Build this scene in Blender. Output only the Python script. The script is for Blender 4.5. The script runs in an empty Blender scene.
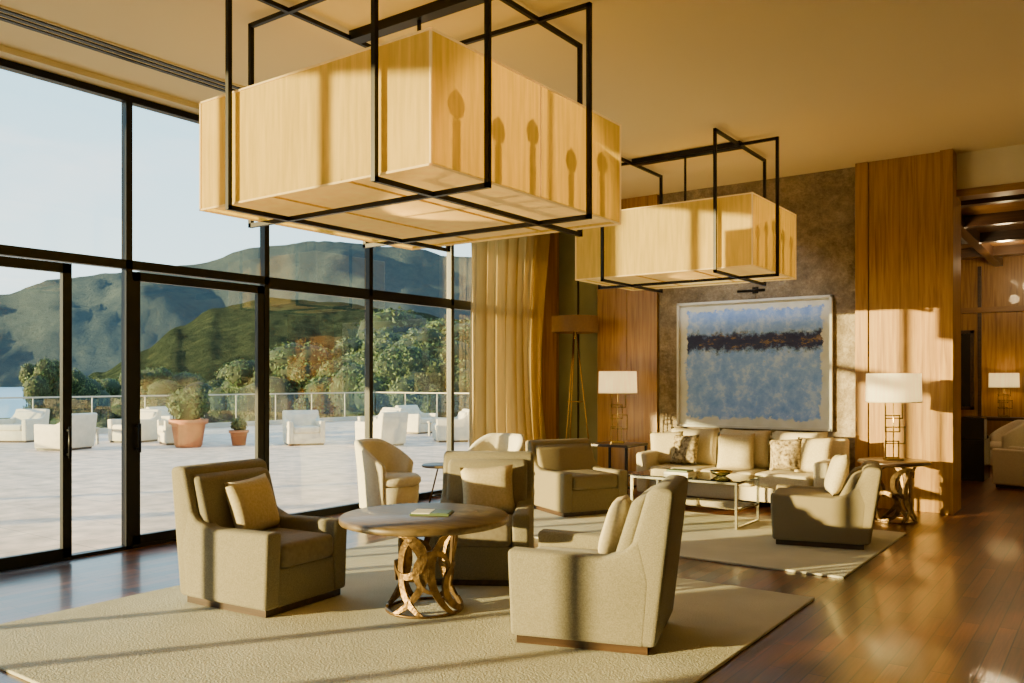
import bpy, bmesh, math, random
from mathutils import Vector, Matrix, noise
random.seed(7)
D2R=math.pi/180
YAW=35.8*D2R; F=844.0; HZ=381.0; CH=1.5
S_,C_=math.sin(YAW),math.cos(YAW)
def w_at(px,D):           # world xy of a bearing / distance taken from the survey of the photo
    L=(px-512)/F*D
    return (C_*L-S_*D, S_*L+C_*D)
# ------------------------------------------------------------------ materials
def newmat(name):
    m=bpy.data.materials.new(name); m.use_nodes=True
    nt=m.node_tree; nt.nodes.clear()
    o=nt.nodes.new('ShaderNodeOutputMaterial')
    return m,nt,o
def N(nt,t,**k):
    n=nt.nodes.new(t)
    for a,b in k.items(): setattr(n,a,b)
    return n
def coords(nt,scale=(1,1,1),rot=(0,0,0),kind='Object'):
    tc=N(nt,'ShaderNodeTexCoord'); mp=N(nt,'ShaderNodeMapping')
    mp.inputs['Scale'].default_value=scale; mp.inputs['Rotation'].default_value=rot
    nt.links.new(tc.outputs[kind],mp.inputs[0]); return mp.outputs[0]
def ramp(nt,fac,stops):
    r=N(nt,'ShaderNodeValToRGB'); e=r.color_ramp.elements
    while len(e)<len(stops): e.new(0.5)
    for i,(p,c) in enumerate(stops):
        e[i].position=p; e[i].color=(c[0],c[1],c[2],1)
    nt.links.new(fac,r.inputs[0]); return r.outputs[0]
def pm(name,col,rough=.5,metal=0,col2=None,scale=8,bump=0,bscale=120,stretch=(1,1,1),detail=5,coat=0,spec=.5,sheen=0):
    m,nt,o=newmat(name); p=N(nt,'ShaderNodeBsdfPrincipled')
    p.inputs['Roughness'].default_value=rough; p.inputs['Metallic'].default_value=metal
    p.inputs['Coat Weight'].default_value=coat; p.inputs['Coat Roughness'].default_value=.08
    p.inputs['Specular IOR Level'].default_value=spec
    if sheen: p.inputs['Sheen Weight'].default_value=sheen
    nt.links.new(p.outputs[0],o.inputs[0])
    if col2 is None: col2=tuple(c*.85 for c in col)
    v=coords(nt,stretch); n=N(nt,'ShaderNodeTexNoise'); n.inputs['Scale'].default_value=scale; n.inputs['Detail'].default_value=detail
    nt.links.new(v,n.inputs['Vector'])
    nt.links.new(ramp(nt,n.outputs[0],[(.3,col2),(.7,col)]),p.inputs['Base Color'])
    if bump:
        n2=N(nt,'ShaderNodeTexNoise'); n2.inputs['Scale'].default_value=bscale; n2.inputs['Detail'].default_value=3
        nt.links.new(v,n2.inputs['Vector'])
        b=N(nt,'ShaderNodeBump'); b.inputs['Strength'].default_value=bump; b.inputs['Distance'].default_value=.01
        nt.links.new(n2.outputs[0],b.inputs['Height']); nt.links.new(b.outputs[0],p.inputs['Normal'])
    return m
def emis(name,col,s):
    m,nt,o=newmat(name); e=N(nt,'ShaderNodeEmission'); e.inputs[0].default_value=(*col,1); e.inputs[1].default_value=s
    nt.links.new(e.outputs[0],o.inputs[0]); return m
def fabric_trans(name,col,tcol,mix=.5,scale=60,em=0,lo=.86):
    m,nt,o=newmat(name)
    d=N(nt,'ShaderNodeBsdfDiffuse'); t=N(nt,'ShaderNodeBsdfTranslucent'); x=N(nt,'ShaderNodeMixShader')
    v=coords(nt,(1,1,.08)); n=N(nt,'ShaderNodeTexNoise'); n.inputs['Scale'].default_value=scale; n.inputs['Detail'].default_value=4; nt.links.new(v,n.inputs['Vector'])
    c=ramp(nt,n.outputs[0],[(.3,tuple(a*lo for a in col)),(.7,col)])
    c2=ramp(nt,n.outputs[0],[(.3,tuple(a*lo for a in tcol)),(.7,tcol)])
    nt.links.new(c,d.inputs[0]); nt.links.new(c2,t.inputs[0]); x.inputs[0].default_value=mix
    nt.links.new(d.outputs[0],x.inputs[1]); nt.links.new(t.outputs[0],x.inputs[2])
    if em:
        e=N(nt,'ShaderNodeEmission'); nt.links.new(c2,e.inputs[0]); e.inputs[1].default_value=em
        a=N(nt,'ShaderNodeAddShader'); nt.links.new(x.outputs[0],a.inputs[0]); nt.links.new(e.outputs[0],a.inputs[1]); nt.links.new(a.outputs[0],o.inputs[0])
    else: nt.links.new(x.outputs[0],o.inputs[0])
    return m
def glassmat(name,tint=(1,1,1),refl=1.0):
    m,nt,o=newmat(name)
    t=N(nt,'ShaderNodeBsdfTransparent'); t.inputs[0].default_value=(*tint,1)
    g=N(nt,'ShaderNodeBsdfGlossy'); g.inputs['Roughness'].default_value=0.0
    fr=N(nt,'ShaderNodeFresnel'); fr.inputs[0].default_value=1.5
    mu=N(nt,'ShaderNodeMath',operation='MULTIPLY'); mu.inputs[1].default_value=refl; mu.use_clamp=True
    nt.links.new(fr.outputs[0],mu.inputs[0])
    x=N(nt,'ShaderNodeMixShader'); nt.links.new(mu.outputs[0],x.inputs[0]); nt.links.new(t.outputs[0],x.inputs[1]); nt.links.new(g.outputs[0],x.inputs[2])
    nt.links.new(x.outputs[0],o.inputs[0]); return m
def woodmat(name,c1,c2,c3,axis='z',rough=.35,sc=1.0,coat=.2):
    m,nt,o=newmat(name); p=N(nt,'ShaderNodeBsdfPrincipled'); nt.links.new(p.outputs[0],o.inputs[0])
    st={'z':(14,14,.7),'x':(.7,14,14),'y':(14,.7,14)}[axis]
    v=coords(nt,tuple(a*sc for a in st))
    n=N(nt,'ShaderNodeTexNoise'); n.inputs['Scale'].default_value=2; n.inputs['Detail'].default_value=8; n.inputs['Distortion'].default_value=.6
    nt.links.new(v,n.inputs['Vector'])
    nt.links.new(ramp(nt,n.outputs[0],[(.28,c1),(.5,c2),(.75,c3)]),p.inputs['Base Color'])
    p.inputs['Roughness'].default_value=rough; p.inputs['Coat Weight'].default_value=coat
    b=N(nt,'ShaderNodeBump'); b.inputs['Strength'].default_value=.08; b.inputs['Distance'].default_value=.005
    nt.links.new(n.outputs[0],b.inputs['Height']); nt.links.new(b.outputs[0],p.inputs['Normal'])
    return m
def bricks(name,c1,c2,mortar,bw,rh,ms,rough,rot=0,coat=0,grain=None,bump=.1,offset=.37):
    m,nt,o=newmat(name); p=N(nt,'ShaderNodeBsdfPrincipled'); nt.links.new(p.outputs[0],o.inputs[0])
    v=coords(nt,(1,1,1),(0,0,rot)); br=N(nt,'ShaderNodeTexBrick'); nt.links.new(v,br.inputs['Vector'])
    br.offset=offset
    br.inputs['Color1'].default_value=(*c1,1); br.inputs['Color2'].default_value=(*c2,1); br.inputs['Mortar'].default_value=(*mortar,1)
    br.inputs['Scale'].default_value=1; br.inputs['Brick Width'].default_value=bw; br.inputs['Row Height'].default_value=rh; br.inputs['Mortar Size'].default_value=ms
    v2=coords(nt,grain or (1,1,1),(0,0,0)); n=N(nt,'ShaderNodeTexNoise'); n.inputs['Scale'].default_value=3; n.inputs['Detail'].default_value=7; nt.links.new(v2,n.inputs['Vector'])
    g=ramp(nt,n.outputs[0],[(.25,(.6,.6,.6)),(.75,(1.3,1.3,1.3))])
    mx=N(nt,'ShaderNodeMix',data_type='RGBA',blend_type='MULTIPLY'); mx.inputs[0].default_value=1
    nt.links.new(br.outputs['Color'],mx.inputs[6]); nt.links.new(g,mx.inputs[7]); nt.links.new(mx.outputs[2],p.inputs['Base Color'])
    p.inputs['Roughness'].default_value=rough; p.inputs['Coat Weight'].default_value=coat; p.inputs['Coat Roughness'].default_value=.06
    ad=N(nt,'ShaderNodeMath',operation='MULTIPLY_ADD'); nt.links.new(br.outputs['Fac'],ad.inputs[0]); ad.inputs[1].default_value=-2.0; nt.links.new(n.outputs[0],ad.inputs[2])
    b=N(nt,'ShaderNodeBump'); b.inputs['Strength'].default_value=bump; b.inputs['Distance'].default_value=.004
    nt.links.new(ad.outputs[0],b.inputs['Height']); nt.links.new(b.outputs[0],p.inputs['Normal'])
    if coat: nt.links.new(b.outputs[0],p.inputs['Coat Normal'])
    return m
M={}
M['ceil']=pm('ceiling_paint',(.87,.74,.44),.9,scale=.6,col2=(.86,.73,.43))
M['cream']=pm('cream_plaster',(.82,.73,.48),.85,scale=1)
M['black']=pm('black_metal',(.008,.008,.008),.4,.6)
M['bronzeframe']=pm('dark_bronze',(.012,.010,.008),.4,.7)
M['glass']=glassmat('window_glass',(.97,.985,.98),2.2)
M['tglass']=glassmat('table_glass',(.9,.96,.93),1.6)
M['railglass']=glassmat('rail_glass',(.8,.88,.88),1.5)
M['wood']=woodmat('honey_oak',(.22,.10,.016),(.36,.18,.032),(.46,.255,.055))
M['woodh']=woodmat('honey_oak_horizontal',(.18,.08,.016),(.27,.135,.03),(.36,.19,.05),'x')
M['darkwood']=woodmat('dark_wood',(.02,.01,.004),(.045,.022,.01),(.08,.04,.016),'x',.3)
M['tabletop']=woodmat('oak_tabletop',(.06,.038,.014),(.11,.07,.026),(.155,.10,.042),'x',.42,1,.1)
M['floor']=bricks('parquet_floor',(.065,.017,.003),(.19,.060,.011),(.006,.002,.001),1.1,.10,.0035,.34,math.pi/2,.38,(24,1.0,1),.22)
M['terr']=bricks('terrace_tiles',(.70,.50,.37),(.78,.57,.43),(.48,.35,.27),.8,.8,.008,.7,0,0,(1,1,1),.1,0)
M['rug']=pm('wool_rug',(.60,.56,.41),.95,col2=(.49,.455,.325),scale=2.2,bump=.6,bscale=90)
M['chair']=pm('olive_beige_tweed',(.25,.215,.14),.9,col2=(.15,.13,.08),scale=150,bump=.5,bscale=300,sheen=.1)
M['chair2']=pm('tan_fabric',(.27,.215,.115),.9,col2=(.19,.15,.08),scale=140,bump=.4,bscale=300)
M['seat']=pm('taupe_velvet',(.19,.155,.10),.85,col2=(.14,.112,.073),scale=30,bump=.3,bscale=250,sheen=.2)
M['pillow']=pm('linen_cushion',(.60,.50,.30),.9,col2=(.48,.39,.22),scale=60,bump=.4,bscale=200)
M['white']=pm('cream_upholstery',(.72,.65,.48),.9,col2=(.64,.57,.41),scale=40,bump=.3,bscale=200)
M['sofa']=pm('sofa_fabric',(.60,.52,.35),.9,col2=(.50,.43,.28),scale=60,bump=.4,bscale=220)
M['pat']=pm('patterned_cushion',(.50,.40,.22),.9,col2=(.08,.05,.02),scale=26,bump=.3,bscale=200,detail=1)
M['bronze']=pm('aged_bronze',(.24,.145,.055),.42,.85,col2=(.09,.052,.018),scale=25,bump=.4,bscale=60)
M['brass']=pm('brass',(.62,.44,.14),.25,1)
M['chrome']=pm('polished_nickel',(.62,.58,.44),.15,1)
M['shade']=fabric_trans('lampshade_linen',(.85,.80,.60),(.85,.74,.42),.45,40,.35)
M['pend']=fabric_trans('pendant_fabric',(.72,.525,.14),(.88,.58,.06),.5,30,.12,.76)
M['pendb']=fabric_trans('pendant_diffuser',(.84,.69,.35),(.92,.69,.23),.5,10,.24)
M['brownshade']=pm('brown_shade',(.24,.13,.045),.6,scale=30)
M['curtain']=fabric_trans('curtain_fabric',(.60,.455,.22),(.68,.49,.17),.30,30)
M['terra']=pm('terracotta',(.46,.16,.06),.8,scale=6)
M['leaf']=pm('foliage',(.055,.10,.02),.7,col2=(.022,.045,.010),scale=.9)
M['leaf2']=pm('olive_foliage',(.085,.115,.026),.7,col2=(.035,.058,.014),scale=.7)
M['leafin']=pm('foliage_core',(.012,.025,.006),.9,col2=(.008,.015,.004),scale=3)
M['bark']=pm('bark',(.10,.06,.035),.9)
M['outwhite']=pm('outdoor_white',(.66,.58,.45),.8)
M['outframe']=pm('outdoor_frame',(.45,.40,.32),.7)
M['framew']=pm('pale_frame',(.76,.76,.70),.6)
M['green']=pm('grey_green_panel',(.20,.22,.14),.35,col2=(.15,.165,.105),scale=2,coat=.3)
M['dark']=pm('dark_screen',(.01,.01,.012),.15)
M['book']=pm('green_book',(.08,.12,.05),.5)
M['paper']=pm('paper',(.75,.72,.60),.8)
M['bulb']=emis('warm_bulb',(1,.66,.28),14)
M['candle']=emis('frosted_bulb',(1,.66,.28),1.0)
M['concrete']=pm('concrete',(.5,.45,.38),.9,scale=3)
def stone():
    m,nt,o=newmat('suede_stone_wall'); p=N(nt,'ShaderNodeBsdfPrincipled'); nt.links.new(p.outputs[0],o.inputs[0])
    v=coords(nt); a=N(nt,'ShaderNodeTexNoise'); a.inputs['Scale'].default_value=4.2; a.inputs['Detail'].default_value=14; a.inputs['Roughness'].default_value=.86; nt.links.new(v,a.inputs['Vector'])
    nt.links.new(ramp(nt,a.outputs[0],[(.36,(.10,.072,.040)),(.5,(.22,.168,.10)),(.64,(.38,.31,.20))]),p.inputs['Base Color'])
    b=N(nt,'ShaderNodeTexNoise'); b.inputs['Scale'].default_value=18; b.inputs['Detail'].default_value=8; nt.links.new(v,b.inputs['Vector'])
    u=N(nt,'ShaderNodeBump'); u.inputs['Strength'].default_value=1; u.inputs['Distance'].default_value=.03; nt.links.new(b.outputs[0],u.inputs['Height']); nt.links.new(u.outputs[0],p.inputs['Normal'])
    p.inputs['Roughness'].default_value=.75; return m
M['stone']=stone()
def painting(hw,hh):
    m,nt,o=newmat('abstract_canvas'); p=N(nt,'ShaderNodeBsdfPrincipled'); nt.links.new(p.outputs[0],o.inputs[0]); p.inputs['Roughness'].default_value=.7
    tc=N(nt,'ShaderNodeTexCoord'); sp=N(nt,'ShaderNodeSeparateXYZ'); nt.links.new(tc.outputs['Object'],sp.inputs[0])
    def noi(s,d=6,st=(1,1,1),r=.5):
        n=N(nt,'ShaderNodeTexNoise'); n.inputs['Scale'].default_value=s; n.inputs['Detail'].default_value=d; n.inputs['Roughness'].default_value=r
        nt.links.new(coords(nt,st),n.inputs['Vector']); return n.outputs[0]
    def mth(op,a,b=None,c=None):
        n=N(nt,'ShaderNodeMath',operation=op)
        for i,x in enumerate((a,b,c)):
            if x is None: continue
            if isinstance(x,(int,float)): n.inputs[i].default_value=x
            else: nt.links.new(x,n.inputs[i])
        return n.outputs[0]
    def mix(f,a,b):
        n=N(nt,'ShaderNodeMix',data_type='RGBA'); nt.links.new(f,n.inputs[0])
        for i,x in ((6,a),(7,b)):
            if isinstance(x,tuple): n.inputs[i].default_value=(*x,1)
            else: nt.links.new(x,n.inputs[i])
        return n.outputs[2]
    def sm(x,lo,hi):
        n=N(nt,'ShaderNodeMapRange',interpolation_type='SMOOTHSTEP'); nt.links.new(x,n.inputs[0]); n.inputs[1].default_value=lo; n.inputs[2].default_value=hi; return n.outputs[0]
    blue=ramp(nt,noi(4.5,10,(1,1,1),.75),[(.36,(.16,.33,.88)),(.5,(.27,.46,.95)),(.64,(.55,.70,1.0))])
    col=mix(sm(noi(9,10,(1,1,1),.8),.63,.70),blue,(.30,.20,.07))
    zz=mth('ADD',sp.outputs[2],mth('MULTIPLY',mth('SUBTRACT',noi(6,10,(1,1,1),.8),.5),.45))
    band=mth('SUBTRACT',1.0,sm(mth('ABSOLUTE',mth('SUBTRACT',zz,hh*.38)),.07,.15))
    col=mix(mth('MULTIPLY',band,.97),col,ramp(nt,noi(9,9,(.35,1,1),.8),[(.42,(.006,.010,.07)),(.55,(.02,.025,.10)),(.61,(.34,.19,.03)),(.68,(.12,.18,.55))]))
    dx=mth('SUBTRACT',hw,mth('ABSOLUTE',sp.outputs[0])); dz=mth('SUBTRACT',hh,mth('ABSOLUTE',sp.outputs[2]))
    d=mth('ADD',mth('MINIMUM',dx,dz),mth('MULTIPLY',mth('SUBTRACT',noi(5,10,(1,1,1),.75),.5),.30))
    col=mix(sm(d,.065,.08),ramp(nt,noi(4,6),[(.35,(.66,.67,.60)),(.65,(.80,.81,.78))]),col)
    nt.links.new(col,p.inputs['Base Color']); return m
# ------------------------------------------------------------------ mesh builder
class B:
    def __init__(s,name): s.name=name; s.bm=bmesh.new(); s.mats=[]
    def mi(s,k):
        if k not in s.mats: s.mats.append(k)
        return s.mats.index(k)
    def add(s,tb,mat,T=None,smooth=False):
        i=s.mi(mat)
        for f in tb.faces: f.material_index=i; f.smooth=smooth
        if T is not None: bmesh.ops.transform(tb,matrix=T,verts=tb.verts)
        me=bpy.data.meshes.new('t'); tb.to_mesh(me); tb.free(); s.bm.from_mesh(me); bpy.data.meshes.remove(me)
    def box(s,x0,x1,y0,y1,z0,z1,mat,bev=0,seg=2,T=None):
        t=bmesh.new(); bmesh.ops.create_cube(t,size=1)
        for v in t.verts: v.co=Vector(((x0+x1)/2+v.co.x*(x1-x0),(y0+y1)/2+v.co.y*(y1-y0),(z0+z1)/2+v.co.z*(z1-z0)))
        if bev: bmesh.ops.bevel(t,geom=t.edges[:],offset=bev,segments=seg,profile=.5,affect='EDGES')
        s.add(t,mat,T,bev>0.012)
    def prism(s,pts,y0,y1,mat,bev=0,seg=3,T=None):
        t=bmesh.new(); a=[t.verts.new((x,y0,z)) for x,z in pts]; b=[t.verts.new((x,y1,z)) for x,z in pts]
        n=len(pts); t.faces.new(a); t.faces.new(b[::-1])
        for i in range(n): t.faces.new((a[i],b[i],b[(i+1)%n],a[(i+1)%n]))
        bmesh.ops.recalc_face_normals(t,faces=t.faces)
        if bev: bmesh.ops.bevel(t,geom=t.edges[:],offset=bev,segments=seg,profile=.5,affect='EDGES')
        s.add(t,mat,T,bev>0)
    def lathe(s,prof,mat,seg=48,c=(0,0),T=None,smooth=True,a0=0,a1=2*math.pi):
        t=bmesh.new(); full=abs(a1-a0-2*math.pi)<1e-6; n=seg if full else seg+1; R=[]
        for r,z in prof:
            R.append([t.verts.new((c[0]+r*math.cos(a0+(a1-a0)*k/seg),c[1]+r*math.sin(a0+(a1-a0)*k/seg),z)) for k in range(n)])
        for i in range(len(R)-1):
            for k in range(seg):
                k2=(k+1)%n
                try: t.faces.new((R[i][k],R[i][k2],R[i+1][k2],R[i+1][k]))
                except: pass
        bmesh.ops.remove_doubles(t,verts=t.verts,dist=1e-5)
        bmesh.ops.recalc_face_normals(t,faces=t.faces); s.add(t,mat,T,smooth)
    def cyl(s,p,q,r,mat,seg=12,r2=None):
        p=Vector(p);q=Vector(q);d=q-p;t=bmesh.new()
        bmesh.ops.create_cone(t,cap_ends=True,segments=seg,radius1=r,radius2=r if r2 is None else r2,depth=d.length)
        T=Matrix.Translation((p+q)/2)@d.to_track_quat('Z','Y').to_matrix().to_4x4(); s.add(t,mat,T,True)
    def bar(s,p,q,w,mat):
        p=Vector(p);q=Vector(q);d=q-p;t=bmesh.new(); bmesh.ops.create_cube(t,size=1)
        for v in t.verts: v.co=Vector((v.co.x*w,v.co.y*w,v.co.z*(d.length+w)))
        s.add(t,mat,Matrix.Translation((p+q)/2)@d.to_track_quat('Z','Y').to_matrix().to_4x4())
    def pillow(s,w,h,th,mat,T,n=12):
        t=bmesh.new(); g={}
        for sd in (1,-1):
            for i in range(n+1):
                for j in range(n+1):
                    u=-1+2*i/n; v=-1+2*j/n
                    e=(1-u**4)*(1-v**4); x=sd*th/2*max(e,0)**.55
                    k=1-.07*(1-abs(u)**2)*abs(v)**4; k2=1-.07*(1-abs(v)**2)*abs(u)**4
                    g[sd,i,j]=t.verts.new((x,u*w/2*k2,v*h/2*k))
        for sd in (1,-1):
            for i in range(n):
                for j in range(n):
                    t.faces.new((g[sd,i,j],g[sd,i+1,j],g[sd,i+1,j+1],g[sd,i,j+1]))
        bmesh.ops.remove_doubles(t,verts=t.verts,dist=1e-4); bmesh.ops.recalc_face_normals(t,faces=t.faces)
        s.add(t,mat,T,True)
    def done(s,loc=(0,0,0),rot=0,scale=None):
        me=bpy.data.meshes.new(s.name); s.bm.to_mesh(me); s.bm.free()
        for k in s.mats: me.materials.append(M[k] if isinstance(k,str) else k)
        o=bpy.data.objects.new(s.name,me); bpy.context.collection.objects.link(o); o.location=loc; o.rotation_euler=(0,0,rot)
        if scale: o.scale=(scale,)*3
        return o
def dup(o,loc,rot=0,sc=None):
    n=o.copy(); bpy.context.collection.objects.link(n); n.location=loc; n.rotation_euler=(0,0,rot)
    if sc: n.scale=sc if hasattr(sc,'__len__') else (sc,)*3
    return n
def TR(x,y,z,ry=0,rz=0,rx=0): return Matrix.Translation((x,y,z))@Matrix.Rotation(rz,4,'Z')@Matrix.Rotation(ry,4,'Y')@Matrix.Rotation(rx,4,'X')
# ------------------------------------------------------------------ room shell
XW=-7.2; YB=10.8; ZC=4.1; YF=-9.0; XR=5.0; YE=10.10
b=B('floor'); b.box(XW-.1,XR+.2,YF-.2,18.2,-.12,0,'floor'); b.done()
b=B('ceiling'); b.box(XW-.35,XR+.2,YF-.2,YB+.2,ZC,ZC+.25,'ceil')
b.box(XW-.02,XW+.18,YF,8.6,ZC-.05,ZC,'cream'); b.done()
b=B('trim_1')
b.box(-6.52,-6.28,YF,9.0,ZC-.012,ZC-.001,'cream')
for x in (-6.48,-6.40,-6.32): b.box(x-.022,x+.022,YF,9.0,ZC-.02,ZC-.011,'black')
b.done()
ys=[8.60+1.497*-k for k in range(0,12)]
ys=sorted([y for y in ys if y>YF]+[YE])
d0,d1=XW-.05,XW+.03; mw_=.03
b=B('window_frame')
for y in ys: b.box(d0,d1,y-mw_,y+mw_,0,ZC-.1,'black')
b.box(d0,d1,YF,YE+mw_,ZC-.11,ZC-.03,'black'); b.box(d0,d1,YF,YE+mw_,2.50,2.58,'black')
b.box(d0,d1,YF,YE+mw_,0.0,.03,'black')
b.done()
k=1
for i in range(len(ys)-1):
    y0,y1=ys[i]+mw_,ys[i+1]-mw_
    p=B('window_%d'%k); k+=1
    t=bmesh.new(); vs=[t.verts.new(c) for c in ((XW,y0,2.58),(XW,y1,2.58),(XW,y1,ZC-.11),(XW,y0,ZC-.11))]; t.faces.new(vs); p.add(t,'glass')
    if not(2.3<(y0+y1)/2<5.5):
        t=bmesh.new(); vs=[t.verts.new(c) for c in ((XW,y0,.08),(XW,y1,.08),(XW,y1,2.5),(XW,y0,2.5))]; t.faces.new(vs); p.add(t,'glass')
        p.box(XW-.03,XW+.03,y0,y1,.03,.08,'black'); p.box(XW-.03,XW+.03,y0,y1,2.46,2.5,'black')
    p.done()
def door(y0,y1,x,hy,n):
    b=B('door_%d'%n); w=.075
    b.box(x-.025,x+.025,y0,y0+w,.03,2.48,'black'); b.box(x-.025,x+.025,y1-w,y1,.03,2.48,'black')
    b.box(x-.025,x+.025,y0,y1,.03,.11,'black'); b.box(x-.025,x+.025,y0,y1,2.40,2.48,'black')
    t=bmesh.new(); vs=[t.verts.new(c) for c in ((x,y0+w,.11),(x,y1-w,.11),(x,y1-w,2.40),(x,y0+w,2.40))]; t.faces.new(vs); b.add(t,'glass')
    b.cyl((x+.075,hy,.86),(x+.075,hy,1.12),.014,'black'); b.cyl((x+.02,hy,.89),(x+.075,hy,.89),.01,'black'); b.cyl((x+.02,hy,1.09),(x+.075,hy,1.09),.01,'black')
    b.done()
door(2.08,3.57,XW+.065,3.53,1)
door(4.14,5.57,XW,4.18,2)
b=B('wall_window'); b.box(XW-.12,XW+.03,YE+.03,YB+.2,0,ZC,'cream'); b.done()
b=B('wall_back'); b.box(XW-.12,-1.62,YB,YB+.2,0,ZC,'cream'); b.box(-1.62,XR+.2,YB,YB+.2,3.68,ZC,'cream'); b.done()
b=B('wall_front'); b.box(XW-.3,XR+.2,YF-.2,YF,0,ZC,'cream'); b.done()
b=B('wall_right'); b.box(XR,XR+.2,YF,18,0,ZC,'cream'); b.done()
b=B('wood_panel_corner'); b.box(-7.16,-6.90,YB-.10,YB-.001,0,ZC,'wood',.004); b.done()
b=B('glazed_panel'); b.box(-6.895,-6.19,YB-.03,YB-.001,0,ZC,'green'); b.box(-6.56,-6.54,YB-.045,YB-.03,0,ZC,'bronzeframe'); b.done()
b=B('wood_panel'); b.box(-6.19,-5.71,YB-.09,YB-.001,.0,ZC,'wood',.004); b.box(-5.705,-5.235,YB-.09,YB-.001,.0,ZC,'wood',.004); b.done()
b=B('stone_wall_panel'); b.box(-5.23,-2.58,YB-.05,YB-.001,0,ZC,'stone'); b.done()
b=B('wood_pillar')
b.box(-2.575,-2.43,YB-.22,YB-.001,0,ZC,'wood',.005); b.box(-2.425,-1.66,YB-.20,YB-.001,0,ZC-.0,'wood',.004); b.box(-1.655,-1.52,YB-.26,YB+.32,0,ZC,'wood',.005)
b.done()
b=B('trim_2'); b.box(-1.52,XR,YB-.04,YB+.24,3.60,3.68,'woodh'); b.done()
b=B('baseboard_back'); b.box(-5.23,-2.58,YB-.07,YB-.05,0,.12,'darkwood'); b.done()
b=B('wall_far'); b.box(-4.6,XR,17.6,17.8,0,3.9,'wood')
for x in (-3.0,-2.1,-1.2,-.3,.6,1.5,2.4): b.box(x-.03,x+.03,17.56,17.6,0,3.6,'darkwood')
b.box(-4.6,XR,17.55,17.6,2.75,2.85,'woodh')
b.done()
b=B('wall_left'); b.box(-4.7,-4.5,YB+.2,17.8,0,3.9,'wood'); b.done()
b=B('ceiling_corridor'); b.box(-4.6,XR+.2,YB+.2,17.8,3.75,3.95,'woodh')
for y in (11.4,13.0,14.6,16.2): b.box(-4.5,XR,y-.07,y+.07,3.6,3.75,'darkwood')
for x in (-3.4,-1.8,-.2,1.4): b.box(x-.07,x+.07,YB+.25,17.6,3.58,3.75,'darkwood')
b.done()
# ------------------------------------------------------------------ rugs
for (x0,x1,y0,y1) in ((-5.55,-1.70,2.0,5.9),(-5.6,-1.70,6.65,8.95)):
    b=B('area_rug'); b.box(x0,x1,y0,y1,0.0,.018,'rug',.006); b.done()
RZ=.019
# ------------------------------------------------------------------ pendants
def pendant(x0,x1,y0,y1,z0,z1,ix,ylist):
    b=B('pendant_lamp'); t=.012
    cx,cy=(x0+x1)/2,(y0+y1)/2
    def sheet(p): 
        q=bmesh.new(); q.faces.new([q.verts.new(c) for c in p]); b.add(q,'pend')
    sheet([(x0,y0,z0),(x1,y0,z0),(x1,y0,z1),(x0,y0,z1)]); sheet([(x1,y0,z0),(x1,y1,z0),(x1,y1,z1),(x1,y0,z1)])
    sheet([(x1,y1,z0),(x0,y1,z0),(x0,y1,z1),(x1,y1,z1)]); sheet([(x0,y1,z0),(x0,y0,z0),(x0,y0,z1),(x0,y1,z1)])
    q=bmesh.new(); q.faces.new([q.verts.new(c) for c in ((x0+.02,y0+.02,z0+.02),(x0+.02,y1-.02,z0+.02),(x1-.02,y1-.02,z0+.02),(x1-.02,y0+.02,z0+.02))]); b.add(q,'pendb')
    w=.012
    for z in (z0,z1):
        b.bar((x0,y0,z),(x1,y0,z),w,'pendb');b.bar((x1,y0,z),(x1,y1,z),w,'pendb');b.bar((x1,y1,z),(x0,y1,z),w,'pendb');b.bar((x0,y1,z),(x0,y0,z),w,'pendb')
    for x in (x0,x1):
        for y in (y0,y1): b.bar((x,y,z0),(x,y,z1),w,'pendb')
    for f in (1/3,2/3):
        b.box(x0+(x1-x0)*f-.004,x0+(x1-x0)*f+.004,y0,y1,z0+.008,z0+.019,'pend')
    b.box(x1-.004,x1+.004,(y0+y1)/2-.004,(y0+y1)/2+.004,z0,z1,'pendb')
    s=.03; o=.045; zt=ZC-.05; zb=z0-.035; bk='bronzeframe'
    for x in (x0+ix,x1-ix):
        b.bar((x,y0-o,zb),(x,y1+o,zb),s,bk); b.bar((x,y0-o,zt),(x,y1+o,zt),s,bk)
        for y in (y0-o,y1+o): b.bar((x,y,zb),(x,y,zt),s,bk)
    for y in ylist:
        b.bar((x0-o,y,zb),(x1+o,y,zb),s,bk); b.bar((x0-o,y,zt),(x1+o,y,zt),s,bk)
        for x in (x0-o,x1+o): b.bar((x,y,zb),(x,y,zt),s,bk)
    b.box(x0+ix,x1-ix,cy-.05,cy+.05,zt-.02,ZC,bk)
    for x in (cx-.8,cx+.62):
        for f in (-.62,-.34,-.08,.25,.55):
            y=cy+f*(y1-y0)/2; h=z1-.34+random.uniform(-.07,.06)
            b.cyl((x,y,z0+.06),(x,y,h),.026,bk,8); b.lathe([(0,h),(.04,h+.02),(.055,h+.06),(.04,h+.1),(0,h+.13)],'candle',12,(x,y))
        b.bar((x,cy-.33*(y1-y0),z0+.06),(x,cy+.3*(y1-y0),z0+.06),.02,bk)
    b.bar((cx-.8,cy,z0+.06),(cx+.62,cy,z0+.06),.02,bk)
    b.bar((cx,cy,z0+.06),(cx,cy,zt),.02,bk)
    return b.done()
pendant(-5.02,-2.97,3.38,5.47,2.65,3.37,.37,(3.82,4.95))
pendant(-5.02,-2.97,8.2,9.58,2.65,3.37,.37,(8.82,))
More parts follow.
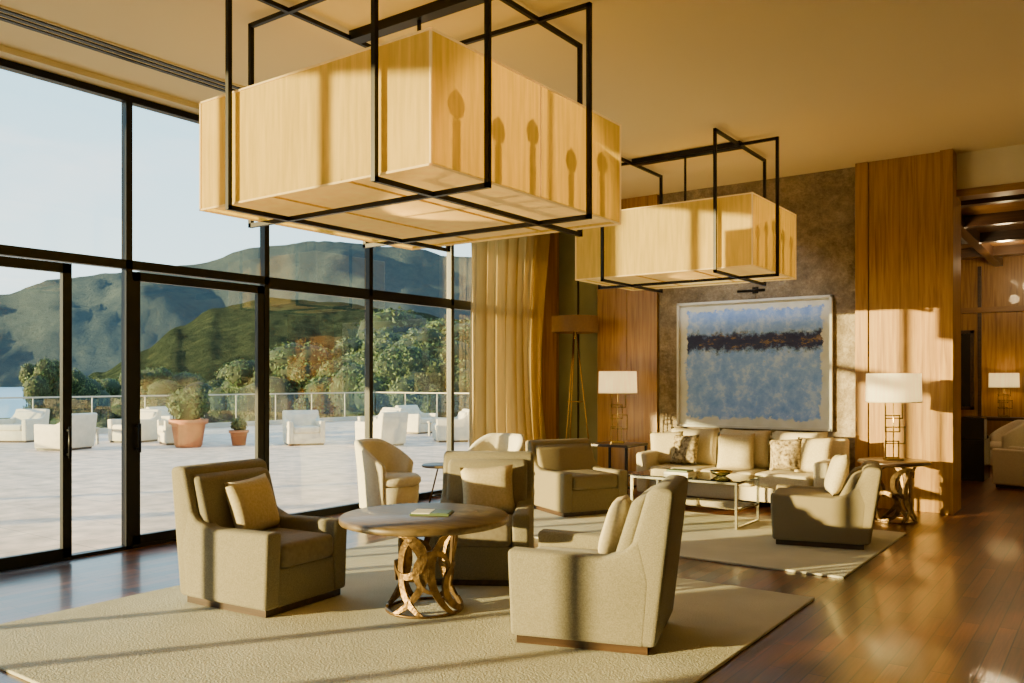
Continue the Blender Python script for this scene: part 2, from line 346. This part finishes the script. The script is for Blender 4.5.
# ------------------------------------------------------------------ armchairs
def armchair(name,mf,ms,mp,height=.90,arm=.53,pil=True,W=.74,th=.125):
    b=B(name); hw=W/2
    b.box(-.34,.40,-hw+.03,hw-.03,0,.05,'darkwood')
    for s in (-1,1):
        y0,y1=(hw-th,hw) if s>0 else (-hw,-hw+th)
        b.prism([(.43,.045),(.45,arm),(-.10,arm-.015),(-.22,arm+.03),(-.30,arm+.12),(-.36,.40),(-.33,.045)],y0,y1,mf,.026,4)
    b.prism([(-.39,.045),(-.22,.045),(-.20,.40),(-.34,height-.01),(-.40,height+.012),(-.49,height-.005)],-hw+.002,hw-.002,mf,.032,4)
    b.box(-.25,.425,-hw+th-.01,hw-th+.01,.045,.29,mf,.015)
    b.box(-.22,.45,-hw+th+.004,hw-th-.004,.285,.445,ms,.045,4)
    b.prism([(-.22,.42),(-.12,.42),(-.25,height-.07),(-.34,height-.04)],-hw+.05,hw-.05,mf,.035,4)
    if pil: b.pillow(.42,.40,.15,mp,TR(-.11,.02,.62,-.30,.12,.06))
    return b
def place(b,x,y,ang,z=RZ): return b.done((x,y,z),ang*D2R)
place(armchair('armchair','chair','seat','pillow'),-4.76,3.68,5)
place(armchair('armchair','chair','seat','pillow'),-2.50,4.34,198)
place(armchair('armchair','chair','seat','pillow'),-3.98,5.15,-58)
place(armchair('armchair','chair2','chair2','pillow',.78,.48,False,.84),-5.08,8.30,-28)
place(armchair('armchair','chair2','chair2','pillow',.72,.46,True,.80),-2.24,8.07,194)
# ------------------------------------------------------------------ bronze lattice base
def ribbon(b,pts,w,th,mat):
    t=bmesh.new(); prev=None; n=len(pts)
    for i,(p,wi) in enumerate(pts):
        p=Vector(p); a=Vector(pts[max(i-1,0)][0]); c=Vector(pts[min(i+1,n-1)][0]); d=(c-a).normalized()
        r=Vector((p.x,p.y,0)).normalized(); s=d.cross(r).normalized(); ww=w*wi
        q=[t.verts.new(p+s*ww/2+r*th/2),t.verts.new(p-s*ww/2+r*th/2),t.verts.new(p-s*ww/2-r*th/2),t.verts.new(p+s*ww/2-r*th/2)]
        for v in q: v.co.z=max(v.co.z,.001)
        if prev:
            for k in range(4): t.faces.new((prev[k],prev[(k+1)%4],q[(k+1)%4],q[k]))
        else: t.faces.new(q)
        prev=q
    t.faces.new(prev[::-1]); bmesh.ops.recalc_face_normals(t,faces=t.faces); b.add(t,mat)
def lattice(b,R,H,n,mat,w=.042):
    rnd=random.Random(3)
    for k in range(n):
        a0=2*math.pi*k/n; dr=1 if k%2 else -1; bul=rnd.uniform(.55,.95); sl=rnd.uniform(-.25,.25)
        pts=[]
        for i in range(21):
            s=-1+2*i/20; z=H/2+s*H/2; a=a0+dr*bul*(1-s*s)+sl*s
            r=R*(.76+.26*s*s); pts.append(((r*math.cos(a),r*math.sin(a),z),.55+.75*(1-s*s)))
        ribbon(b,pts,w,.018,mat)
    m=n-1
    for k in range(m):
        a0=2*math.pi*(k+.5)/m; zc=H*(.28,.68,.48)[k%3]; rr=H*rnd.uniform(.2,.27); st=rnd.uniform(0,6)
        pts=[]
        for i in range(21):
            u=st+4.6*i/20; z=zc+rr*math.sin(u); a=a0+rr*math.cos(u)/(R*.85); s=(z-H/2)/(H/2); r=R*(.76+.26*s*s)+.008
            pts.append(((r*math.cos(a),r*math.sin(a),z),.35+.9*math.sin(math.pi*i/20)))
        ribbon(b,pts,w*.9,.018,mat)
def round_table(name,R,H,base,n,loc,top='tabletop',tt=.05):
    b=B(name); lattice(b,base,H-tt,n,'bronze')
    b.lathe([(0,H-tt),(R-.03,H-tt),(R-.005,H-tt+.008),(R,H-tt+.016),(R,H-.012),(R-.012,H),(0,H)],top,72)
    b.lathe([(0,H-tt-.015),(base*1.05,H-tt-.015),(base*1.05,H-tt),(0,H-tt)],'bronze',32)
    b.lathe([(base*.93,0),(base*1.06,0),(base*1.06,.014),(base*.93,.014),(base*.93,0)],'bronze',40)
    return b.done(loc)
round_table('round_coffee_table',.55,.61,.24,7,(-3.68,4.13,RZ))
round_table('side_table',.36,.65,.22,6,(-1.98,9.75,0),'darkwood',.04)
b=B('open_book'); b.box(-.13,.13,-.09,.09,0,.012,'book',.003); b.box(-.12,.0,-.083,.083,.012,.018,'paper'); b.box(.003,.12,-.083,.083,.012,.017,'book'); b.done((-3.66,4.18,RZ+.61),.5)
def frame_table(name,hw,H,loc):
    b=B(name); b.box(-hw,hw,-hw,hw,H-.035,H,'darkwood',.005)
    for x in (-hw+.02,hw-.02):
        for y in (-hw+.02,hw-.02): b.bar((x,y,.015),(x,y,H-.05),.03,'bronzeframe')
    for x in (-hw+.02,hw-.02): b.bar((x,-hw+.02,.10),(x,hw-.02,.10),.025,'bronzeframe')
    b.box(-hw+.03,hw-.03,-hw+.03,hw-.03,.24,.26,'darkwood')
    return b.done(loc)
frame_table('end_table',.30,.66,(-5.52,10.10,0))
def table_lamp(loc,H,shr,shh,ang=0):
    b=B('table_lamp'); zb=H-shh
    b.box(-.09,.09,-.06,.06,0.001,.025,'brass',.004)
    ws=[.07,.10,.075,.09]
    hgt=zb-.04
    for i,(f,w) in enumerate(zip((0,.27,.5,.76),ws)):
        z0=.03+hgt*f*.95; z1=z0+hgt*.30; y=.012 if i%2 else -.012; ox=(-.02,.025,-.015,.01)[i]
        b.bar((ox-w,y,z0),(ox+w,y,z0),.012,'brass'); b.bar((ox-w,y,z1),(ox+w,y,z1),.012,'brass')
        b.bar((ox-w,y,z0),(ox-w,y,z1),.012,'brass'); b.bar((ox+w,y,z0),(ox+w,y,z1),.012,'brass')
    b.cyl((0,0,.02),(0,0,zb+shh*.5),.007,'brass',8)
    b.lathe([(shr,zb),(shr*.97,H)],'shade',48)
    b.lathe([(shr-.006,zb),(shr+.003,zb),(shr+.003,zb+.01),(shr-.006,zb+.01)],'pillow',48)
    for k in range(3):
        a=k*2.094; b.cyl((0,0,H-.03),(shr*.97*math.cos(a),shr*.97*math.sin(a),H-.03),.003,'brass',6)
    b.lathe([(0,zb+.05),(.03,zb+.08),(.03,zb+.12),(0,zb+.15)],'bulb',12)
    return b.done(loc,ang)
table_lamp((-1.98,9.75,.65),.93,.28,.31,.6)
table_lamp((-5.52,10.10,.66),.97,.26,.30,.4)
b=B('floor_lamp')
for k in range(3):
    a=k*2.094+.4; b.cyl((.02*math.cos(a),.02*math.sin(a),2.2),(.27*math.cos(a),.27*math.sin(a),0),.009,'brass',8)
b.cyl((0,0,2.1),(0,0,2.3),.012,'brass'); b.lathe([(.335,2.19),(.335,2.42)],'brownshade',48); b.lathe([(.33,2.42),(.33,2.19)],'brownshade',48); b.lathe([(0,2.41),(.335,2.42)],'brownshade',48)
b.lathe([(.10,1.2),(.112,1.2),(.112,1.21),(.10,1.21),(.10,1.2)],'brass',24)
b.done((-6.32,10.3,0))
# ------------------------------------------------------------------ sofa
b=B('sofa'); W=2.36; hw=W/2
b.box(-.44,.40,-hw+.02,hw-.02,.10,.28,'sofa',.02)
b.prism([(-.46,.10),(-.26,.10),(-.30,.82),(-.47,.82)],-hw,hw,'sofa',.035,4)
for s in (-1,1):
    y0,y1=(hw-.17,hw) if s>0 else (-hw,-hw+.17)
    b.prism([(.44,.10),(.45,.60),(-.30,.62),(-.34,.10)],y0,y1,'sofa',.04,4)
cw=(W-.36)/3
for i in range(3):
    y0=-hw+.18+i*cw
    b.box(-.24,.46,y0+.005,y0+cw-.005,.27,.44,'sofa',.05,4)
    b.pillow(cw*1.0,.50,.24,'sofa',TR(-.16,y0+cw/2,.66,-.2))
for x in (-.38,.36):
    for y in (-hw+.1,hw-.1): b.cyl((x,y,0),(x,y,.11),.02,'darkwood',10,.028)
for y,m,s,rz,x in ((-.95,'pillow',.44,.3,.02),(-.68,'pat',.38,-.15,.07),(-.02,'pillow',.46,.1,.06),(.60,'pat',.38,.2,.08),(.90,'pillow',.44,-.2,.03)):
    b.pillow(s,s,.15,m,TR(x,y,.64,-.3,rz,.05))
b.done((-3.78,9.98,0),-90*D2R)
# ------------------------------------------------------------------ painting
hw,hh=1.03,.84
M['canvas']=painting(hw-.06,hh-.06)
b=B('framed_painting')
b.box(-hw+.03,hw-.03,-.012,.0,-hh+.03,hh-.03,'canvas')
for (x0,x1,z0,z1) in ((-hw,hw,hh-.035,hh),(-hw,hw,-hh,-hh+.035),(-hw,-hw+.035,-hh,hh),(hw-.035,hw,-hh,hh)):
    b.box(x0,x1,-.045,.0,z0,z1,'framew',.006)
b.box(-hw,hw,0,.02,-hh,hh,'darkwood')
b.done((-3.90,YB-.071,1.72))
b=B('picture_light'); b.cyl((-.18,-.16,0),(.18,-.16,0),.018,'bronzeframe'); b.cyl((0,-.16,0),(0,0,.03),.007,'bronzeframe'); b.box(-.04,.04,-.012,0,-.02,.06,'bronzeframe'); b.done((-3.85,YB-.05,2.66))
# ------------------------------------------------------------------ glass coffee table
b=B('glass_coffee_table'); x,y,H=.62,.34,.47
b.box(-x,x,-y,y,H,H+.014,'tglass'); b.box(-x+.05,x-.05,-y+.05,y-.05,.19,.198,'tglass')
for sx in (-1,1):
    for sy in (-1,1): b.bar((sx*(x-.04),sy*(y-.03),.014),(sx*(x-.04),sy*(y-.03),H-.014),.024,'chrome')
    b.bar((sx*(x-.04),-y+.03,.014),(sx*(x-.04),y-.03,.014),.022,'chrome'); b.bar((sx*(x-.04),-y+.03,H-.014),(sx*(x-.04),y-.03,H-.014),.022,'chrome'); b.bar((sx*(x-.04),-y+.03,.18),(sx*(x-.04),y-.03,.18),.018,'chrome')
for sy in (-1,1): b.bar((-x+.04,sy*(y-.03),H-.014),(x-.04,sy*(y-.03),H-.014),.022,'chrome')
b.box(-.3,-.02,-.12,.1,H+.014,H+.04,'paper',.003); b.box(-.28,-.04,-.1,.08,H+.04,H+.06,'book',.003)
b.lathe([(0,H+.016),(.05,H+.016),(.11,H+.05),(.12,H+.07),(.105,H+.05),(.04,H+.024),(0,H+.024)],'brass',24,(.28,.05))
b.done((-3.68,8.42,RZ))
# ------------------------------------------------------------------ tub chairs
def tub(loc,ang):
    b=B('tub_chair'); t=bmesh.new(); n=36; a0=70*D2R; a1=290*D2R; rows=[]
    def rad(z): return .30+.05*(z/.85)
    for i in range(n+1):
        a=a0+(a1-a0)*i/n; f=abs(i/n-.5)*2
        zt=.84-.26*max(0,(f-.35)/.65)**1.3
        col=[]
        for (ro,z) in ((1,.10),(1,.3),(1,.5),(1.03,zt-.03),(1.0,zt),(.88,zt),(.80,zt-.04),(.78,.5),(.76,.3)):
            r=rad(min(z,zt))*ro*(1.06); col.append(t.verts.new((r*math.cos(a)*1.02,r*math.sin(a),z)))
        rows.append(col)
    for i in range(n):
        for j in range(8): t.faces.new((rows[i][j],rows[i+1][j],rows[i+1][j+1],rows[i][j+1]))
    t.faces.new(rows[0]); t.faces.new(rows[-1][::-1]); bmesh.ops.recalc_face_normals(t,faces=t.faces); b.add(t,'white',None,True)
    b.lathe([(0,.08),(.29,.08),(.32,.12),(.335,.34),(.0,.36)],'white',40)
    b.lathe([(0,.34),(.29,.34),(.325,.37),(.325,.42),(.29,.455),(0,.465)],'white',40,(.03,0))
    for k in range(4):
        a=.785+k*1.5708; b.cyl((.24*math.cos(a),.24*math.sin(a),.1),(.25*math.cos(a),.25*math.sin(a),0),.022,'darkwood',8,.015)
    b.done(loc,ang*D2R)
tub((-6.64,6.86,0),15); tub((-6.22,8.25,0),-85)
b=B('bistro_table'); b.lathe([(0,.53),(.225,.53),(.235,.54),(.235,.55),(.225,.56),(0,.56)],'tabletop',40)
for k in range(3):
    a=k*2.094; b.cyl((.05*math.cos(a),.05*math.sin(a),.53),(.19*math.cos(a),.19*math.sin(a),.0),.01,'bronze',8)
b.lathe([(.10,.2),(.112,.2),(.112,.212),(.10,.212),(.10,.2)],'bronze',24); b.done((-6.22,7.28,0))
# ------------------------------------------------------------------ curtains
def curtain(y0,wd,folds,ymax,seed):
    b=B('curtain'); t=bmesh.new(); nu,nv=int(29*folds),24; g=[]
    for j in range(nv+1):
        v=j/nv; z=.02+v*(ZC-.07); row=[]
        pin=1-.10*math.sin(math.pi*min(1,v*1.1))
        for i in range(nu+1):
            u=i/nu; y=y0+u*wd*pin+.08*(1-pin)
            ph=u*2*math.pi*folds+.8*math.sin(v*3+u*9+seed); am=.085*(.75+.35*math.sin(u*13+v*2+seed))
            x=XW+.22+am*math.sin(ph)+.02*math.sin(ph*2.3+v*4)
            row.append(t.verts.new((x,min(y+.02*math.sin(ph*2),ymax),z)))
        g.append(row)
    for j in range(nv):
        for i in range(nu): t.faces.new((g[j][i],g[j][i+1],g[j+1][i+1],g[j+1][i]))
    b.add(t,'curtain',None,True); b.done()
curtain(8.70,1.95,8,YB-.12,0)
curtain(-5.4,1.3,8,5,1); curtain(-8.6,1.2,8,5,2)  # added behind the camera to break the sunlight on the floor into streaks
b=B('curtain_track'); b.box(XW+.19,XW+.25,8.65,YB-.12,ZC-.03,ZC,'black'); b.box(XW+.19,XW+.25,-8.8,-3.0,ZC-.03,ZC,'black'); b.done()  # second run carries the added curtains behind the camera
# ------------------------------------------------------------------ corridor furniture
b=B('console_table'); b.box(-.7,.9,-.2,.2,.80,.86,'darkwood',.005)
for x in (-.65,.85):
    for y in (-.15,.15): b.bar((x,y,.02),(x,y,.8),.04,'bronzeframe')
b.box(-.65,.85,-.17,.17,.2,.23,'darkwood'); b.done((-1.6,17.25,0))
table_lamp((-1.68,17.25,.86),.78,.24,.26)
b=B('upright_piano'); b.box(-.7,.7,-.28,.28,0,.62,'dark',.01); b.box(-.7,.7,-.05,.28,.62,.95,'dark',.01); b.box(-.7,.7,-.45,-.25,.58,.66,'dark',.01); b.box(-.7,-.62,-.44,-.3,0,.6,'dark'); b.box(.62,.7,-.44,-.3,0,.6,'dark'); b.box(-.6,.6,-.42,-.27,.66,.675,'paper'); b.done((-2.35,14.6,0),math.pi)
b=B('framed_mirror'); b.box(-.02,.0,-.24,.24,-.7,.7,'dark')
for s in (-1,1): b.box(-.03,.03,s*.24-.03,s*.24+.03,-.73,.73,'darkwood'); b.box(-.03,.03,-.27,.27,s*.7-.03,s*.7+.03,'darkwood')
b.done((-2.45,17.5,1.7),math.pi/2)
x,y=w_at(1036,11.8); place(armchair('armchair','white','white','pillow',.95,.55,False,.7),x,y,165,0)
x,y=w_at(1004,14.3); tub((x,y,0),200)
# ------------------------------------------------------------------ terrace
b=B('terrace'); b.box(-24.2,XW-.1,-16,24.2,-.30,-.02,'terr'); b.box(XW-.1,-2,YB+7.2,24.2,-.3,-.02,'terr'); b.done()
b=B('glass_railing')
def rail(p,q):
    p=Vector(p);q=Vector(q);L=(q-p).length;n=int(L/1.6); d=(q-p)/n
    for i in range(n+1):
        c=p+d*i; b.bar((c.x,c.y,.03),(c.x,c.y,1.02),.025,'outframe')
    t=bmesh.new(); t.faces.new([t.verts.new(c) for c in ((p.x,p.y,.08),(q.x,q.y,.08),(q.x,q.y,1.0),(p.x,p.y,1.0))]); b.add(t,'railglass')
    b.bar((p.x,p.y,1.05),(q.x,q.y,1.05),.045,'outframe')
    b.bar((p.x,p.y,.06),(q.x,q.y,.06),.14,'concrete')
rail((-24,-15,0),(-24,24,0)); rail((-24,24,0),(-3,24,0)); b.done()
# unseen posts, slats and blind, added to keep the sun off the painting
b=B('sun_blocker')
for y in (-3.5,.5):
    for x in (-12.2,-14.6): b.box(x-.07,x+.07,y-.07,y+.07,-.02,4.75,'outframe')
for x in (-12.2,-14.6): b.box(x-.05,x+.05,-3.7,.7,4.75,4.95,'outframe')
for i in range(12): y=-3.5+i*4/11; b.box(-14.9,-11.9,y-.03,y+.03,4.95,5.1,'outframe')
b.box(-12.22,-12.20,-3.43,.43,2.40,4.75,'outwhite'); b.done()
oa=armchair('outdoor_armchair','outwhite','outwhite','outwhite',.80,.58,False,.86).done((-22.4,10.0,-.02),-60*D2R)
for x,y,a in ((-19.0,9.4,200),(-20.0,11.6,-70),(-18.5,11.9,250),(-21.3,13.4,10),(-15.9,13.5,-30),(-14.1,14.3,180),(-15.9,16.1,-100),(-13.7,16.4,230),(-16.7,18.4,0),(-14.0,19.2,200),(-12.4,17.5,-60)):
    dup(oa,(x,y,-.02),a*D2R)
for x,y in ((-20.2,10.3),(-15.0,15.0),(-15.3,18.0)):
    b=B('outdoor_table'); b.box(-.35,.35,-.35,.35,.36,.40,'outframe',.005)
    for sx in (-.3,.3):
        for sy in (-.3,.3): b.bar((sx,sy,.025),(sx,sy,.36),.05,'outframe')
    b.done((x,y,-.02))
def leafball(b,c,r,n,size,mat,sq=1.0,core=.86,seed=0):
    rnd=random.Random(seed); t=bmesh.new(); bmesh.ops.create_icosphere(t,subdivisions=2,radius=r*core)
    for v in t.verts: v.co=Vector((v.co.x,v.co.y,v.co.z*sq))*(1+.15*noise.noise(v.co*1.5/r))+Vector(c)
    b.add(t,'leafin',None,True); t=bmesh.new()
    for _ in range(n):
        d=Vector((rnd.gauss(0,1),rnd.gauss(0,1),rnd.gauss(0,1))).normalized(); rr=r*(.85+.2*noise.noise(d*3+Vector(c)))*rnd.uniform(.9,1.08)
        p=Vector((d.x*rr,d.y*rr,d.z*rr*sq))+Vector(c)
        a=(d+Vector((rnd.gauss(0,.6),rnd.gauss(0,.6),rnd.gauss(0,.6)))).normalized(); e=a.orthogonal().normalized(); f=a.cross(e); th=rnd.uniform(0,6.28)
        e,f=e*math.cos(th)+f*math.sin(th),f*math.cos(th)-e*math.sin(th); s=size*rnd.uniform(.6,1.2)
        t.faces.new([t.verts.new(p+e*s),t.verts.new(p+f*s*.45),t.verts.new(p-e*s),t.verts.new(p-f*s*.45)])
    b.add(t,mat)
b=B('potted_bush'); b.lathe([(0,0),(.27,0),(.30,.05),(.37,.52),(.43,.54),(.43,.64),(.38,.64),(.36,.56),(0,.56)],'terra',36)
leafball(b,(0,0,.98),.50,1800,.06,'leaf',.85,.9,5); b.done((-17.4,11.4,-.02))
b=B('small_potted_plant'); b.lathe([(0,0),(.15,0),(.2,.3),(.23,.3),(.23,.36),(.18,.36),(0,.32)],'terra',24); leafball(b,(0,0,.48),.2,300,.05,'leaf2',.9,.85,6); b.done((-16.9,12.4,-.02))
def tree(name,mat,seed,h=8,r=2.6):
    rnd=random.Random(seed); b=B(name); b.cyl((0,0,0),(.1,0,h*.7),.22,'bark',8,.1)
    for i in range(10):
        a=rnd.uniform(0,6.28); q=rnd.uniform(.1,.75)*r; z=h*rnd.uniform(.40,.84)
        if i==0: q=0; z=h*.82
        b.cyl((0,0,h*.4),(q*math.cos(a),q*math.sin(a),z),.08,'bark',6,.03)
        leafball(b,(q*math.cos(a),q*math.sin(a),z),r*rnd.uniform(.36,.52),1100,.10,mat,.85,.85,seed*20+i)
    return b.done((0,0,-50))
trees=[tree('oak_tree','leaf',1),tree('olive_tree','leaf2',2,8,2.9),tree('oak_tree','leaf',3,8,3.2)]
used=set()
def put(px,ytop,D,k,wide=1.0):
    x,y=w_at(px,D); zt=CH+(HZ-ytop)*D/F; base=-4.2; sc=(zt-base)/(8*.97); o=trees[k%3]
    if k%3 not in used: used.add(k%3); o.location=(x,y,base); o.scale=(sc*wide,sc*wide,sc); o.rotation_euler=(0,0,px)
    else: dup(o,(x,y,base),px,(sc*wide,sc*wide,sc))
for px,yt,D,k,w in ((46,352,46,0,.65),(74,364,52,1,.8),(105,378,70,2,1.1),(135,374,80,1,1.2),(160,362,60,0,1.1),(190,372,62,2,1.1),(215,376,70,1,1.2),
  (240,362,50,2,1),(262,352,46,0,1),(292,348,48,1,1.1),(310,342,44,2,1.1),(335,352,42,0,1),(352,334,46,1,1.1),(385,322,44,0,1.1),(405,310,48,2,1.1),(425,318,42,1,1.1),(445,312,46,0,1.1),(465,320,44,2,1.2),(490,330,44,1,1.1),(395,345,38,2,.9),(435,350,38,1,.9),
  (-150,368,50,0,1.1),(-240,372,55,2,1.1),(275,372,42,1,.9),(320,370,42,0,.9),(365,365,42,1,.9)):
    put(px,yt,D,k,w)
def forest(name,c1,c2,c3,sc,bump):
    m,nt,o=newmat(name); p=N(nt,'ShaderNodeBsdfPrincipled'); nt.links.new(p.outputs[0],o.inputs[0]); p.inputs['Roughness'].default_value=1; p.inputs['Specular IOR Level'].default_value=0
    v=coords(nt); n=N(nt,'ShaderNodeTexNoise'); n.inputs['Scale'].default_value=sc; n.inputs['Detail'].default_value=12; n.inputs['Roughness'].default_value=.8; nt.links.new(v,n.inputs['Vector'])
    nt.links.new(ramp(nt,n.outputs[0],[(.38,c1),(.52,c2),(.66,c3)]),p.inputs['Base Color'])
    b=N(nt,'ShaderNodeBump'); b.inputs['Strength'].default_value=1; b.inputs['Distance'].default_value=bump; nt.links.new(n.outputs[0],b.inputs['Height']); nt.links.new(b.outputs[0],p.inputs['Normal']); return m
M['mtn']=forest('hazy_mountain',(.045,.062,.066),(.058,.076,.075),(.072,.088,.078),.03,9)  # distance haze is put into these blue-grey base colours
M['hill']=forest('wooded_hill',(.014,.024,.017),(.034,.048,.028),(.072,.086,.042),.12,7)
M['ground']=forest('grass_slope',(.05,.07,.02),(.09,.11,.04),(.15,.15,.06),.2,.3)
def ridge(name,prof,r0,r1,r2,zb,mat,amp):
    def hy(px):
        for (a,ya),(c,yc) in zip(prof,prof[1:]):
            if a<=px<=c: 
                f=(px-a)/(c-a); f=f*f*(3-2*f); return ya+(yc-ya)*f
        return prof[-1][1]
    t=bmesh.new(); g=[]; nx,nr=300,40
    for i in range(nx+1):
        px=prof[0][0]+(prof[-1][0]-prof[0][0])*i/nx; row=[]
        tt=(px-512)/F; cs=1/math.sqrt(1+tt*tt); H=CH+(HZ-hy(px))/F*r1*cs
        for j in range(nr+1):
            r=r0+(r2-r0)*j/nr; s=min(1,(r-r0)/(r1-r0)) if r<=r1 else max(0,1-(r-r1)/(r2-r1)*.7)
            D=r*cs; x,y=w_at(px,D); z=zb+(H-zb)*(s**.85)
            z+=amp*noise.fractal(Vector((x,y,0))/(r1*.13),1,2,5)*math.sin(math.pi*min(1,s*.97)) if r<r1 else 0
            z+=amp*.06*noise.fractal(Vector((x,y,0))/(r1*.012),1,2,4)
            row.append(t.verts.new((x,y,max(z,zb))))
        g.append(row)
    for i in range(nx):
        for j in range(nr): t.faces.new((g[i][j],g[i+1][j],g[i+1][j+1],g[i][j+1]))
    bmesh.ops.recalc_face_normals(t,faces=t.faces); b=B(name); b.add(t,mat,None,True); b.done()
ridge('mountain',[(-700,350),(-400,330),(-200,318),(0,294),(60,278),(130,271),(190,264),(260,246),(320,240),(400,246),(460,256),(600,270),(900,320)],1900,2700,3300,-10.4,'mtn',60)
ridge('wooded_hill',[(75,386),(100,374),(140,354),(180,326),(215,308),(270,298),(330,302),(400,310),(460,320),(700,350)],300,600,800,-10.4,'hill',10)
b=B('ground'); b.box(-140,60,-60,140,-5,-4.2,'ground'); b.done()
M['water']=pm('lake_water',(.22,.42,.58),.35,scale=.01,col2=(.20,.38,.54))
b=B('lake'); b.box(-3600,1200,-900,3600,-12,-10.5,'water'); b.done()
# ------------------------------------------------------------------ lights
w=bpy.data.worlds.new('world'); bpy.context.scene.world=w; w.use_nodes=True; nt=w.node_tree; nt.nodes.clear()
o=N(nt,'ShaderNodeOutputWorld'); bg=N(nt,'ShaderNodeBackground'); nt.links.new(bg.outputs[0],o.inputs[0])
tc=N(nt,'ShaderNodeTexCoord'); sp=N(nt,'ShaderNodeSeparateXYZ'); nt.links.new(tc.outputs['Generated'],sp.inputs[0])
sky=ramp(nt,sp.outputs[2],[(0,(.80,.86,.76)),(.12,(.62,.84,.88)),(.35,(.36,.66,.82)),(1,(.20,.38,.62))])
mp=N(nt,'ShaderNodeMapping'); mp.inputs['Scale'].default_value=(2.2,2.2,9); nt.links.new(tc.outputs['Generated'],mp.inputs[0])
nn=N(nt,'ShaderNodeTexNoise'); nn.inputs['Scale'].default_value=1.6; nn.inputs['Detail'].default_value=9; nn.inputs['Roughness'].default_value=.6; nt.links.new(mp.outputs[0],nn.inputs['Vector'])
cl=ramp(nt,nn.outputs[0],[(.52,(0,0,0)),(.75,(.6,.6,.6))])
mx=N(nt,'ShaderNodeMix',data_type='RGBA'); nt.links.new(cl,mx.inputs[0]); nt.links.new(sky,mx.inputs[6]); mx.inputs[7].default_value=(.9,.9,.86,1)
nt.links.new(mx.outputs[2],bg.inputs[0]); bg.inputs[1].default_value=3.1
az=33*D2R; el=6.2*D2R
d=Vector((math.sin(az)*math.cos(el),math.cos(az)*math.cos(el),-math.sin(el)))
s=bpy.data.lights.new('sun','SUN'); s.energy=28; s.color=(1,.79,.33); s.angle=.6*D2R
so=bpy.data.objects.new('sun',s); bpy.context.collection.objects.link(so); so.rotation_euler=d.to_track_quat('-Z','Y').to_euler()
def pt(n,loc,e,r=.05,c=(1,.70,.34)):
    l=bpy.data.lights.new(n,'POINT'); l.energy=e; l.shadow_soft_size=r; l.color=c; o=bpy.data.objects.new(n,l); bpy.context.collection.objects.link(o); o.location=loc
def spot(n,loc,tgt,e,size,r,c,blend=.8):
    l=bpy.data.lights.new(n,'SPOT'); l.energy=e; l.spot_size=size*D2R; l.spot_blend=blend; l.color=c; l.shadow_soft_size=r
    lo=bpy.data.objects.new(n,l); bpy.context.collection.objects.link(lo); lo.location=loc; lo.rotation_euler=(Vector(tgt)-Vector(loc)).to_track_quat('-Z','Y').to_euler()
pt('bulb_light',(-1.98,9.75,1.42),14); pt('bulb_light',(-5.52,10.10,1.47),14); pt('bulb_light',(-1.68,17.25,1.5),10)
spot('pendant_fill_spot',(-4.65,4.35,3.22),(-2.97,4.4,2.72),260,66,.02,(1,.64,.20),.35)  # added spot throwing bulb silhouettes and amber glow onto the fabric
spot('pendant_fill_spot',(-4.65,8.8,3.22),(-2.97,8.9,2.72),150,66,.02,(1,.64,.20),.35)  # added spot, amber fill for the far shade
for x,y in ((-2,12.5),(-1.5,15.5),(1,14)): pt('corridor_fill',(x,y,3.4),40,.1)  # added lights that brighten the corridor, without any fixture
spot('painting_fill_spot',(-3.9,8.95,4.0),(-3.9,YB,1.7),130,72,.05,(.85,.92,1))  # added unseen spot below the ceiling that brightens the painting
# ------------------------------------------------------------------ camera
c=bpy.data.cameras.new('camera'); co=bpy.data.objects.new('camera',c); bpy.context.collection.objects.link(co)
c.sensor_width=36; c.lens=F/1024*36; c.shift_y=(HZ-341.5)/1024; c.clip_end=8000; c.clip_start=.05
co.location=(0,0,CH); co.rotation_euler=(math.pi/2,0,YAW); bpy.context.scene.camera=co
